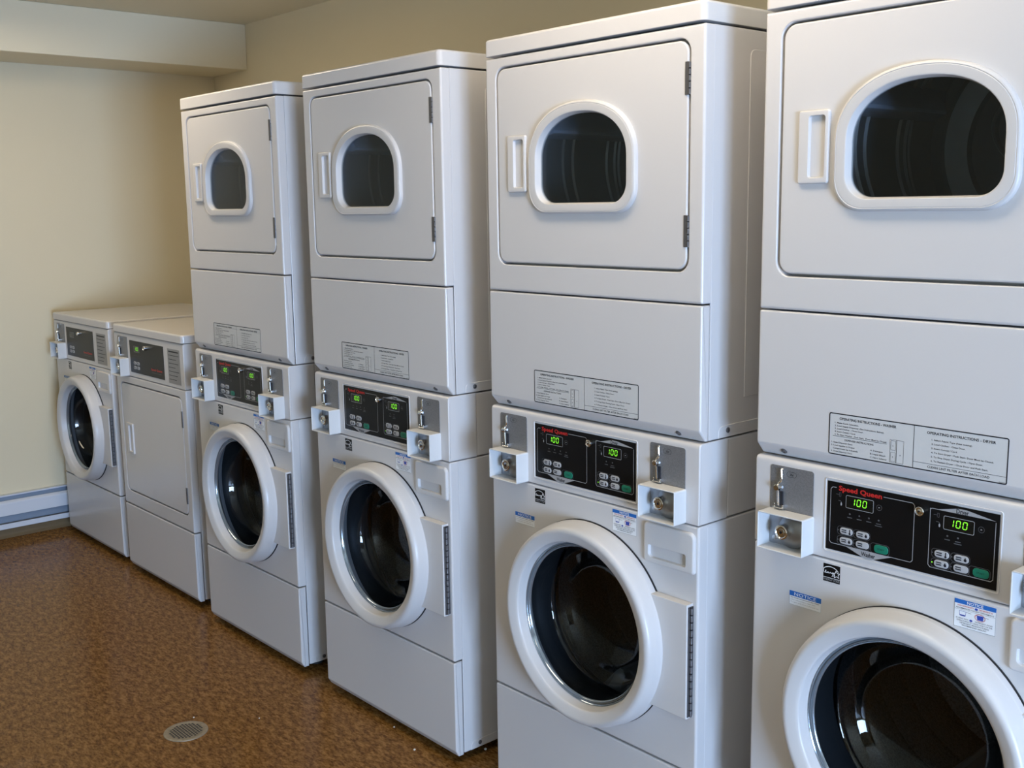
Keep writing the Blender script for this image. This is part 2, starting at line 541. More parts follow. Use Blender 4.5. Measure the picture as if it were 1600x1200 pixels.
def front_with_hole(name, z0, z1, outer_r, hole, hole_r, depth, parent, floor=None, n=6, ret=0.029):
    """sheet panel whose edges fold back to the side seam, with an opening folded inward"""
    b = MB()
    sh = lambda o: rr(0, HW, z0, z1, outer_r, n, o)
    L = [[(x, y, z) for x, z in sh(o)] for o, y in [(0, ret)] + edge(0.006)]
    hs = lambda o: [(x, z) for x, z in hole(-o)]
    L += [[(x, y, z) for x, z in hs(o)] for o, y in [(hole_r * (1 - sin(k * pi / 8)), hole_r * (1 - cos(k * pi / 8))) for k in range(5)]]
    L += [[(x, depth, z) for x, z in hs(0)]]
    b.loft(L, 0)
    if floor:                                # lip the door closes against
        b.loft([[(x, depth, z) for x, z in hole(0)], [(x, depth, z) for x, z in hole(floor)], [(x, ret, z) for x, z in hole(floor)], [(x, ret, z) for x, z in sh(0.001)]], 0)
    else:
        b.loft([L[-1], [(x, ret, z) for x, z in sh(0.001)]], 0)
    return b.build(name, 'enamel', parent)

def dwin(o):                                 # outline of the dryer window: flat sill, squarish arched top
    x0, x1, z0, z1 = 0.161 + o, 0.504 - o, 1.5535 + 0.85 * o, 1.8045 - 0.93 * o
    rb, rx, rz = max(0.058 - 0.5 * o, 0.004), (x1 - x0) / 2, 0.127 - 0.9 * o
    pts = []
    n = 14
    for cx, cz, ax, az, a0 in ((x0 + rb, z0 + rb, rb, rb, 180), (x1 - rb, z0 + rb, rb, rb, 270), (x1 - rx, z1 - rz, rx, rz, 0), (x0 + rx, z1 - rz, rx, rz, 90)):
        e = 0.92 if az != rb else 0.95
        for i in range(n + 1):
            t = radians(a0 + 90 * i / n)
            c_, s_ = cos(t), sin(t)
            pts.append((cx + ax * math.copysign(abs(c_) ** e, c_), cz + az * math.copysign(abs(s_) ** e, s_)))
    # the sill bows down a little in the middle
    xm = (x0 + x1) / 2
    return [(x, z - (0.0035 * max(0, 1 - ((x - xm) / (rx * 0.9)) ** 2) if z < z0 + 0.02 else 0)) for x, z in pts]

def make_dryer_door(parent, window):
    if window:
        z0, z1 = 1.434, 1.899
        zh = 1.671
    else:
        z0, z1 = 0.376, 0.848
        zh = 0.612
    b = MB()
    sh = lambda o: rr(0.043, 0.640, z0, z1, 0.026, 14, o)
    L = [[(x, y, z) for x, z in sh(o)] for o, y in [(0, 0.016)] + edge(0.004, 0.0)]
    if window:
        L += [[(x, y, z) for x, z in dwin(0.012)] for y in (0.0, 0.016)]
        b.loft(L + [L[0]], 0)
    else:
        b.loft(L, 0, True, True)
    d = b.build('door', 'enamel', parent)
    if window:
        f = MB()
        f.prof(dwin, [(0.012, 0.010), (0, 0.0008), (0.0002, -0.0050), (0.0012, -0.0080), (0.0032, -0.0100), (0.0060, -0.0108), (0.0072, -0.0100), (0.0084, -0.0108), (0.0235, -0.0108), (0.0258, -0.0096), (0.0270, -0.0068), (0.0290, 0.004), (0.0296, 0.012), (0.012, 0.015), (0.012, 0.010)], 0)
        f.build('window_frame', 'ring', d)
        g = MB()
        g.prof(lambda o: dwin(0.0290 + o), [(0.0, 0.0095), (0.0, 0.0065)], 0, True, True)
        g.build('window_glass', 'glass', d, wn=False)
    # finger-pull handle with a scooped cup
    hx0, hx1, hz0, hz1 = 0.084, 0.149, zh - 0.067, zh + 0.067
    h = MB()
    ho = lambda o: rr(hx0, hx1, hz0, hz1, 0.005, 4, o)
    cup = lambda o: rr(hx0 + 0.022, hx1 - 0.007, hz0 + 0.010, hz1 - 0.009, 0.006, 4, o)
    L = [[(x, y, z) for x, z in ho(o)] for o, y in ((0, 0.0008), (0, -0.004), (0.0012, -0.0062), (0.003, -0.007))]
    L += [[(x, -0.007, z) for x, z in cup(0)], [(x, -0.0055, z) for x, z in cup(0.001)], [(x, 0.012, z) for x, z in cup(0.003)], [(x, 0.0155, z) for x, z in cup(0.007)]]
    h.loft(L, 0, False, True)
    h.build('door_handle', 'plastic', d)
    for zz in (zh + 0.152, zh - 0.157):
        hh = MB()
        hh.slab(0.6325, 0.6415, zz - 0.033, zz + 0.033, -0.0012, 0.004, 0.001, 0)
        for k in range(5):
            a = zz - 0.033 + k * 0.0132
            hh.lathez(0.6435, 0.0005, [(0.0016, a + 0.0004), (0.0030, a + 0.001), (0.0030, a + 0.0120), (0.0016, a + 0.0126)], 10)
        hh.build('hinge', 'hinge', d)
    return d

def make_dryer_drum(parent):
    R = 0.236
    b = MB()
    P = [(R + 0.012, 0.034), (R - 0.004, 0.040), (R, 0.060)]
    for yy in (0.17, 0.205, 0.33, 0.36, 0.375):
        P += [(R, yy - 0.006), (R - 0.005, yy - 0.002), (R - 0.005, yy + 0.002), (R, yy + 0.006)]
    P += [(R, 0.47), (R - 0.014, 0.486), (R - 0.016, 0.500)]
    b.lathey(WX, WZ, P, 72, 0)
    b.lathey(WX, WZ, [(R - 0.016, 0.500), (R - 0.060, 0.512)], 72, 1)
    b.lathey(WX, WZ, [(R - 0.060, 0.512), (R - 0.066, 0.522), (0.02, 0.524), (0.0005, 0.524)], 72, 0)
    # rounded rear inlet with a raised border
    tri = [(WX + (0.105 + 0.022 * cos(3 * a)) * cos(a + pi / 6), WZ + (0.105 + 0.022 * cos(3 * a)) * sin(a + pi / 6)) for a in [2 * pi * i / 60 for i in range(60)]]
    def sc(k): return [(WX + (x - WX) * k, WZ + (z - WZ) * k) for x, z in tri]
    b.loft([[(x, 0.523, z) for x, z in sc(1.12)], [(x, 0.514, z) for x, z in sc(1.07)], [(x, 0.514, z) for x, z in sc(1.02)], [(x, 0.526, z) for x, z in sc(0.97)], [(x, 0.528, z) for x, z in sc(0.5)]], 0, False, True)
    dr = b.build('drum', ['drum', 'drumlight'], parent)
    for k, a in enumerate((158, 278, 38)):
        a = radians(a)
        ba = MB()
        def pt(rad, da, y):
            return (WX + rad * cos(a + da), y, WZ + rad * sin(a + da))
        loops = []
        for y, hgt in ((0.055, 0.020), (0.075, 0.055), (0.40, 0.055), (0.465, 0.012)):
            loops.append([pt(R + 0.002, -0.15, y), pt(R - hgt * 0.80, -0.065, y), pt(R - hgt, -0.02, y), pt(R - hgt, 0.02, y), pt(R - hgt * 0.80, 0.065, y), pt(R + 0.002, 0.15, y)])
        ba.loft(loops, 0, True, True)
        ba.build('baffle', 'baffle', dr)
    return dr

def make_access_panel(parent):
    poly = fillet([(0.029, Z_CT + 0.002), (0.021, Z_CT + 0.002), (0.0, Z_CH), (0.0, Z_S1 - 0.001), (0.029, Z_S1 - 0.001)], [0, 0.003, 0.004, 0.005, 0])
    a = MB().polyx(poly, 0, HW, 0.005).build('access_panel', 'enamel', parent)
    nrm = Vector((-(Z_CH - Z_CT), 0.021)).normalized()        # y, z of the slope's outward side
    for sx in (0.060, 0.616):
        s = MB()
        c = Vector((0.0105, Z_CT + 0.0145))
        t = Vector((0.021, -(Z_CH - Z_CT - 0.002))).normalized()
        nn = Vector((-(Z_CH - Z_CT - 0.002), -0.021)).normalized()
        P = ((0.0068, 0.0), (0.0068, 0.0012), (0.0050, 0.0030), (0.0026, 0.0034), (0.0022, 0.0018))
        s.loft([[(sx + r * cos(2 * pi * i / 14), c.x + t.x * r * sin(2 * pi * i / 14) + nn.x * d, c.y + t.y * r * sin(2 * pi * i / 14) + nn.y * d) for i in range(14)] for r, d in P], 0, True, True)
        s.build('screw', 'hinge', a)
    # the instruction label
    x0, x1, z0, z1 = 0.1665, 0.5095, 1.0945, 1.1750
    y = -0.0004
    L = MB()
    L.slab(x0, x1, z0, z1, y, 0.001, 0.004, 0, 0)
    yi = y - 0.00025
    L.outline(lambda o: rr(x0, x1, z0, z1, 0.004, 4, o), 0.0021, yi, 1)
    xm = 0.3395
    L.quad(xm - 0.0005, xm + 0.0005, z0 + 0.001, z1 - 0.001, yi, 1)
    def X(u): return x0 + u * (x1 - x0)
    def Z(v): return z1 - v * (z1 - z0)
    L.text('OPERATING INSTRUCTIONS - WASHER', X(0.065), Z(0.150), 0.0046, yi, 1, w=0.116, bold=0.022)
    rows = ['1. Make Cycle Selection.', '2. Load Supply Dispenser (See Instructions Below).', '3. Load Clothes - Close Door.', '4. Insert Coin(s) / Card.', '5. To Start Washer - Push Start.  Door Must be Closed.']
    wid = [0.050, 0.102, 0.060, 0.044, 0.108]
    for k, (s, ww) in enumerate(zip(rows, wid)):
        L.text(s, X(0.037), Z(0.245 + k * 0.070), 0.0027, yi, 1, w=ww, bold=0.012)
    L.quad(X(0.025), X(0.352), Z(0.553), Z(0.545), yi, 1)
    L.text('DISPENSER INSTRUCTIONS', X(0.100), Z(0.640), 0.0034, yi, 1, w=0.0600, bold=0.01)
    for k, (s, ww, dx) in enumerate([('1. Open Dispenser Door.', 0.046, 0), ('2. Load Supplies in Proper', 0.050, 0), ('Compartment (as Indicated).', 0.053, 0.012), ('3. Close Dispenser Door.', 0.046, 0)]):
        L.text(s, X(0.018 + dx), Z(0.715 + k * 0.072), 0.0027, yi, 1, w=ww, bold=0.012)
    for k, (s, ww) in enumerate([('A. Detergent', 0.0255), ('B. Liquid Bleach', 0.031), ('C. Fabric Softener', 0.034)]):
        L.text(s, X(0.257), Z(0.770 + k * 0.080), 0.0027, yi, 1, w=ww, bold=0.012)
    bx0, bx1, bz0, bz1 = X(0.370), X(0.450), Z(0.95), Z(0.42)
    L.outline(lambda o: rr(bx0, bx1, bz0, bz1, 0.001, 3, o), 0.0005, yi, 1)
    bm_ = bx0 + (bx1 - bx0) * 0.50
    L.quad(bm_ - 0.0008, bm_ + 0.0002, bz0, bz1, yi, 1)
    for q in ((bz0 + 0.002, bz0 + 0.019), (bz0 + 0.023, bz1 - 0.002)):
        L.outline(lambda o: rr(bx0 + 0.002, bm_ - 0.0022, q[0], q[1], 0.001, 3, o), 0.0005, yi, 1)
    for s, cx, cz in (('C', bx0 + 0.0065, bz1 - 0.013), ('B', bx0 + 0.0065, bz0 + 0.009), ('A', bx1 - 0.0065, bz0 + 0.014)):
        L.text(s, cx, cz, 0.0026, yi, 1, align='c')
    L.text('OPERATING INSTRUCTIONS - DRYER', X(0.575), Z(0.165), 0.0046, yi, 1, w=0.1235, bold=0.022)
    rows = ['1. Select Fabric Type (heat setting).', '2. Load Clothes - Close Door.', '3. Insert Coin(s) / Card.', '4. To Start Dryer - Push Start. Door Must be Closed.', '5. To Stop Dryer During Cycle - Open Door.', '6. To Restart Dryer - Close Door and Push Start.']
    wid = [0.074, 0.062, 0.048, 0.112, 0.094, 0.103]
    for k, (s, ww) in enumerate(zip(rows, wid)):
        L.text(s, X(0.602), Z(0.300 + k * 0.095), 0.0028, yi, 1, w=ww, bold=0.012)
    L.quad(xm, x1 - 0.001, Z(0.838), Z(0.830), yi, 1)
    L.text('CLEAN LINT FILTER AFTER EACH LOAD', X(0.585), Z(0.925), 0.0040, yi, 1, w=0.112, bold=0.012)
    L.text('502399', x1 - 0.003, z0 + 0.0022, 0.0018, yi, 1, w=0.011, align='r')
    L.build('instruction_label', ['paper', 'ink'], a, wn=False)
    return a

SEG = {'1': 'bc', '0': 'abcdef'}
def digits(b, s, x, z, h, wd, gap, y, mi):
    """seven-segment figures, slightly slanted"""
    t = h * 0.13
    sl = 0.10
    for ch in s:
        def P(u, v): return (x + u * wd + sl * v * h, z + v * h)
        segs = {'a': ((0, 1), (1, 1)), 'b': ((1, 1), (1, .5)), 'c': ((1, .5), (1, 0)), 'd': ((0, 0), (1, 0)), 'e': ((0, 0), (0, .5)), 'f': ((0, .5), (0, 1)), 'g': ((0, .5), (1, .5))}
        for k in SEG[ch]:
            (a0, a1), (b0, b1) = segs[k]
            pa, pb = Vector(P(a0, a1)), Vector(P(b0, b1))
            d = (pb - pa).normalized()
            pa = pa + d * t * 0.18; pb = pb - d * t * 0.18
            n = Vector((-d.y, d.x)) * t / 2
            b.poly([tuple(pa), tuple(pa + d * t / 2 + n), tuple(pb - d * t / 2 + n), tuple(pb), tuple(pb - d * t / 2 - n), tuple(pa + d * t / 2 - n)], y, mi)
        x += wd + gap

def pill(b, cx, cz, w, h, y, icon, mi_ink):
    """print on a button: two small words and a drop or thermometer"""
    b.stroke([(cx - w * 0.36, cz + h * 0.16), (cx + w * 0.02, cz + h * 0.16)], h * 0.16, y, mi_ink)
    b.stroke([(cx - w * 0.36, cz - h * 0.14), (cx + w * 0.02, cz - h * 0.14)], h * 0.16, y, mi_ink)
    if icon == 'drop':
        b.poly([(cx + w * 0.27 + 0.13 * h * 1.6 * cos(a), cz - h * 0.08 + 0.13 * h * 1.6 * sin(a)) for a in [2 * pi * i / 10 for i in range(10)]], y, mi_ink)
        b.poly([(cx + w * 0.27 - h * 0.16, cz), (cx + w * 0.27 + h * 0.16, cz), (cx + w * 0.27, cz + h * 0.34)], y - 0.00005, mi_ink)
    elif icon == 'thermo':
        b.quad(cx + w * 0.24, cx + w * 0.32, cz - h * 0.2, cz + h * 0.38, y, mi_ink)
        b.poly([(cx + w * 0.28 + 0.17 * h * cos(a), cz - h * 0.24 + 0.17 * h * sin(a)) for a in [2 * pi * i / 10 for i in range(10)]], y - 0.00005, mi_ink)

def make_display(parent, x0, x1, z0, z1, yo, lit=True):
    d = MB()
    d.slab(x0, x1, z0, z1, yo - 0.0008, yo + 0.0006, 0.003, 0, 0)
    d.outline(lambda o: rr(x0, x1, z0, z1, 0.003, 4, o), 0.0009, yo - 0.0010, 1)
    if lit:
        h = (z1 - z0) * 0.50
        digits(d, '100', x0 + (x1 - x0) * 0.19, z0 + (z1 - z0) * 0.30, h, h * 0.56, h * 0.42, yo - 0.0011, 2)
    d.build('display', ['screen', 'greyink', 'led'], parent, wn=False)

def make_buttons(parent, cols, rows, yo, start, lit=None):
    k = 0
    for r, zz in enumerate(rows):
        for c, xx in enumerate(cols):
            b = MB()
            b.outline(lambda o: rr(xx - 0.0185, xx + 0.0165, zz - 0.0085, zz + 0.0085, 0.006, 4, o), 0.0007, yo - 0.0003, 1)
            b.slab(xx - 0.0125, xx + 0.0145, zz - 0.0065, zz + 0.0065, yo - 0.0012, yo + 0.0006, 0.0058, 0.0006, 0)
            pill(b, xx + 0.001, zz, 0.027, 0.013, yo - 0.00135, ('thermo', 'drop', 'drop', 'none')[k % 4], 2)
            b.poly([(xx - 0.0165 + 0.0013 * cos(a), zz + 0.0013 * sin(a)) for a in [2 * pi * i / 8 for i in range(8)]], yo - 0.0004, 3 if lit == k else 1)
            b.build('button', ['button', 'dimink', 'ink', 'led'], parent, wn=False)
            k += 1
    if start:
        sx, sz = start
        b = MB()
        b.outline(lambda o: rr(sx - 0.0210, sx + 0.0180, sz - 0.0100, sz + 0.0100, 0.006, 4, o), 0.0007, yo - 0.0003, 1)
        b.slab(sx - 0.0130, sx + 0.0155, sz - 0.0078, sz + 0.0078, yo - 0.0012, yo + 0.0006, 0.0062, 0.0006, 0)
        b.text('START', sx + 0.0012, sz - 0.0015, 0.003, yo - 0.00135, 2, align='c', w=0.014)
        o = b.build('start_button', ['start', 'dimink', 'ink'], parent, wn=False)
        o['label'] = 'green start button'

def make_lock(name, parent, cx, cz, yo, out, r):
    b = MB()
    b.lathey(cx, cz, [(r, yo + 0.001), (r, yo - out * 0.6), (r * 0.96, yo - out), (r * 0.80, yo - out - 0.0008), (r * 0.70, yo - out + 0.001), (r * 0.48, yo - out + 0.001), (r * 0.44, yo - out - 0.0006), (r * 0.2, yo - out - 0.0008)], 24, 0, True, False)
    b.lathey(cx, cz, [(r * 0.2, yo - out - 0.0008), (r * 0.19, yo - out + 0.002), (0.0002, yo - out + 0.002)], 24, 1, False, True)
    return b.build(name, ['chrome', 'dark'], parent)

def make_control_housing(parent, x_ov, graphics):
    poly = fillet([(0.099, Z_CB), (0.0, Z_CB), (0.0, Z_CT), (0.099, Z_CT)], [0, 0.003, 0.011, 0], 5)
    c = MB()
    c.polyx(poly, 0, HW, 0.0035)
    # raised double rim round the overlay
    x0, x1, z0, z1 = 0.1625, 0.5075, 0.9005, 1.0480
    if graphics == 'stack':
        c.prof(lambda o: rr(x0, x1, z0, z1, 0.006, 4, o), [(0, 0.0004), (0.0006, -0.0014), (0.0022, -0.0014), (0.0030, -0.0002), (0.0048, -0.0002)], 0)
    h = c.build('control_panel', 'enamel', parent)
    ov = MB()
    yo = -0.0012
    X0, X1, Z0, Z1 = x_ov
    ov.slab(X0, X1, Z0, Z1, yo, 0.0006, 0.0008, 0, 0)
    g = yo - 0.0003
    if graphics == 'stack':
        wl, wr, wb, wt = 0.176, 0.3475, 0.9200, 1.0310
        def line(shape):
            ov.outline(shape, 0.0011, g, 1)
        t = 0.0011
        # washer frame, left open behind the brand name
        ov.stroke([(wl + 0.012, wt), (wl + 0.004, wt), (wl, wt - 0.004), (wl, wb + 0.004), (wl + 0.004, wb), (0.212, wb)], t, g, 1)
        ov.stroke([(0.286, wt), (wr - 0.004, wt), (wr, wt - 0.004), (wr, wb + 0.004), (wr - 0.004, wb), (0.306, wb)], t, g, 1)
        ov.poly([(0.209, wb + 0.0006), (0.252, 0.9050), (0.266, 0.9050), (0.309, wb + 0.0006)], g, 1)
        ov.text('Washer', 0.2590, 0.9092, 0.0080, g - 0.0002, 3, w=0.0290, align='c', bold=0.02)
        ov.text('Speed Queen', 0.193, wt - 0.0045, 0.0092, g - 0.0002, 2, w=0.0900, bold=0.030)
        # dryer frame
        dl, dr_, db, dt = 0.3775, 0.4955, 0.9205, 1.0290
        ov.stroke([(dl, dt), (dl, db + 0.004), (dl + 0.004, db), (dr_ - 0.004, db), (dr_, db + 0.004), (dr_, dt - 0.003)], t, g, 1)
        ov.stroke([(dl, dt - 0.002), (dl + 0.003, dt), (dl + 0.02, dt)], t, g, 1)
        ov.poly([(dl + 0.010, dt - 0.0006), (0.428, 1.0375), (0.444, 1.0375), (dr_, dt - 0.0006)], g, 1)
        ov.text('Dryer', 0.4365, 1.0290, 0.0078, g - 0.0002, 3, w=0.0225, align='c', bold=0.02)
        for (cx, n0, sp) in ((0.218, 4, 0.020), (0.411, 2, 0.0195)):
            for k in range(n0):
                lx = cx + k * sp
                ov.poly([(lx + 0.0018 * cos(a), 0.9845 + 0.0018 * sin(a)) for a in [2 * pi * i / 10 for i in range(10)]], g, 4)
                ov.stroke([(lx - 0.005, 0.9775), (lx + 0.005, 0.9775)], 0.0016, g, 4)
                if (n0 == 4 and k == 3) or (n0 == 2 and k == 1):
                    ov.stroke([(lx - 0.007, 0.9735), (lx + 0.007, 0.9735)], 0.0016, g, 4)
        for cx, cz in ((0.2780, 1.0090), (0.4710, 1.0085)):
            ov.outline(lambda o: circ(cx, cz, 0.0056 - o, 5), 0.0006, g, 4)
            ov.poly([(cx - 0.0016, cz - 0.0012), (cx + 0.0020, cz - 0.0002), (cx - 0.0010, cz + 0.0014)], g, 1)
        for cx in (0.1905, 0.3870):
            ov.stroke([(cx - 0.003, 1.0185), (cx + 0.004, 1.0185)], 0.0008, g, 4)
            ov.outline(lambda o: rr(cx + 0.0035, cx + 0.0075, 1.0145, 1.0225, 0.0008, 2, o), 0.0006, g, 4)
            ov.stroke([(cx + 0.002, 1.0065), (cx + 0.007, 1.0065), (cx + 0.009, 1.0040)], 0.0009, g, 4)
            ov.poly([(cx + 0.0085 + 0.0016 * cos(a), 1.0005 + 0.0034 * sin(a)) for a in [2 * pi * i / 10 for i in range(10)]], g, 1)
        o = ov.build('control_overlay', ['black', 'greyink', 'red', 'ink', 'dimink'], h, wn=False)
        make_display(h, 0.2090, 0.2670, 0.9955, 1.0205, yo)
        make_display(h, 0.4030, 0.4590, 0.9955, 1.0205, yo)
        make_buttons(h, (0.2110, 0.2455), (0.9490, 0.9300), yo, (0.2840, 0.9300), lit=None)
        make_buttons(h, (0.4015, 0.4375), (0.9485, 0.9305), yo, (0.4730, 0.9310), lit=2)
        make_lock('key_lock', h, 0.3615, 1.0210, yo, 0.010, 0.0088)
    else:
        ov.text('Speed Queen', 0.4300, 0.9340, 0.0085, g, 2, w=0.105, align='c', bold=0.03)
        ov.stroke([(0.385, 0.9245), (0.476, 0.9245)], 0.0016, g, 4)
        for k in range(4):
            ov.poly([(0.212 + 0.02 * k + 0.0016 * cos(a), 0.980 + 0.0016 * sin(a)) for a in [2 * pi * i / 8 for i in range(8)]], g, 4)
        o = ov.build('control_overlay', ['black', 'greyink', 'red', 'ink', 'dimink'], h, wn=False)
        make_display(h, 0.212, 0.270, 0.9950, 1.0200, yo, lit=(graphics == 'dryer'))
        make_buttons(h, (0.2160, 0.2480), (0.9480, 0.9290), yo, None)
        make_lock('key_lock', h, 0.334, 1.0205, yo, 0.010, 0.0088)
        s = MB()
        s.slab(0.541, 0.651, 0.9005, 1.0390, -0.0006, 0.0006, 0.001, 0, 0)
        s.stroke([(0.550, 1.028), (0.640, 1.028)], 0.0050, -0.0009, 1)
        for k in range(7):
            s.stroke([(0.548, 1.0130 - k * 0.0160), (0.548 + (0.094, 0.070, 0.088, 0.060, 0.092, 0.078, 0.066)[k], 1.0130 - k * 0.0160)], 0.0022, -0.0009, 1)
        s.build('instruction_label', ['greylabel', 'ink'], h, wn=False)
    return h

def make_coin_mech(parent, dx):
    """coin drop plate with its chrome slide, and the open box round the vault lock below"""
    x0, x1 = 0.0370 + dx, 0.1375 + dx
    p = MB()
    p.slab(x0, x1, 0.9560, 1.0520, -0.0012, 0.0008, 0.006, 0.0004, 0, 5)
    cx, cz = x0 + 0.050, 1.0375
    p.outline(lambda o: rr(cx - 0.0115, cx + 0.0115, cz - 0.0055, cz + 0.0055, 0.0055, 4, o), 0.0006, -0.0015, 1)
    p.text('25¢', cx, cz - 0.0020, 0.0040, -0.0015, 1, align='c', bold=0.02)
    plate = p.build('coin_plate', ['plate', 'ink'], parent)
    s = MB()
    ax = x0 + 0.0285
    y = -0.0062
    s.tube([(ax + 0.0005, y + 0.003, 1.0470), (ax, y, 1.0440), (ax + 0.0015, y, 1.0285), (ax + 0.0005, y, 1.0225), (ax - 0.0045, y, 1.0175), (ax - 0.0075, y, 1.0120)], [0.0022, 0.0027, 0.0027, 0.0026, 0.0024, 0.0022], 10, 0)
    s.tube([(ax - 0.0075, y + 0.006, 1.0090), (ax - 0.0075, y - 0.002, 1.0090), (ax - 0.0075, y - 0.0055, 1.0090), (ax - 0.0075, y - 0.006, 1.0090)], [0.0070, 0.0074, 0.0062, 0.004], 16, 0)
    s.tube([(ax - 0.002, y, 1.0100), (ax + 0.0045, y - 0.001, 1.0108)], [0.0020, 0.0028], 8, 0)
    s.tube([(ax - 0.0060, y, 1.0020), (ax - 0.0045, y, 0.9720)], 0.0026, 10, 0)
    s.box(ax - 0.0020, ax + 0.0032, y + 0.001, -0.0010, 0.9715, 1.0005, 1)  # dark block stands in for the shadow in the coin slot
    s.bbox(ax - 0.0155, ax + 0.0085, -0.0100, -0.0010, 0.9660, 0.9690, 0.001, 0)
    s.bbox(ax - 0.0140, ax - 0.0105, -0.0095, -0.0010, 0.9680, 0.9760, 0.001, 0)
    s.bbox(ax + 0.0045, ax + 0.0080, -0.0095, -0.0010, 0.9680, 0.9745, 0.001, 0)
    o = s.build('coin_slide', ['chrome', 'dark'], plate)
    # open-fronted box
    q = MB()
    bx0, bx1, bz0, bz1 = 0.0345 + dx, 0.1400 + dx, 0.8860, 0.9625
    w_ = 0.0028
    q.prof(lambda o_: rr(bx0, bx1, bz0, bz1, 0.004, 4, o_), [(0, 0.0006), (0, -0.0385), (0.0008, -0.0395), (w_ - 0.0008, -0.0395), (w_, -0.0385), (w_, -0.0006)], 0, False, True)
    bx = q.build('coin_box', 'box', parent)
    k = MB()
    k.slab(bx0 + 0.004, bx1 - 0.004, bz0 + 0.004, bz1 - 0.004, -0.0018, -0.0006, 0.003, 0, 0)
    lx, lz = 0.0815 + dx, 0.9235
    k.lathey(lx + 0.012, lz - 0.002, [(0.034, -0.0016), (0.0325, -0.0060), (0.026, -0.0100), (0.017, -0.0125), (0.0001, -0.0130)], 28, 0)
    k.build('lock_backing', 'zinc', bx)
    k = MB()
    k.lathey(bx0 + 0.0165, bz0 + 0.0165, [(0.005, -0.0017), (0.005, -0.0035), (0.003, -0.0042), (0.0003, -0.0042)], 14, 0)
    k.build('screw', 'steel', bx)
    make_lock('vault_lock', bx, lx, lz, -0.010, 0.0150, 0.0152)
    return bx

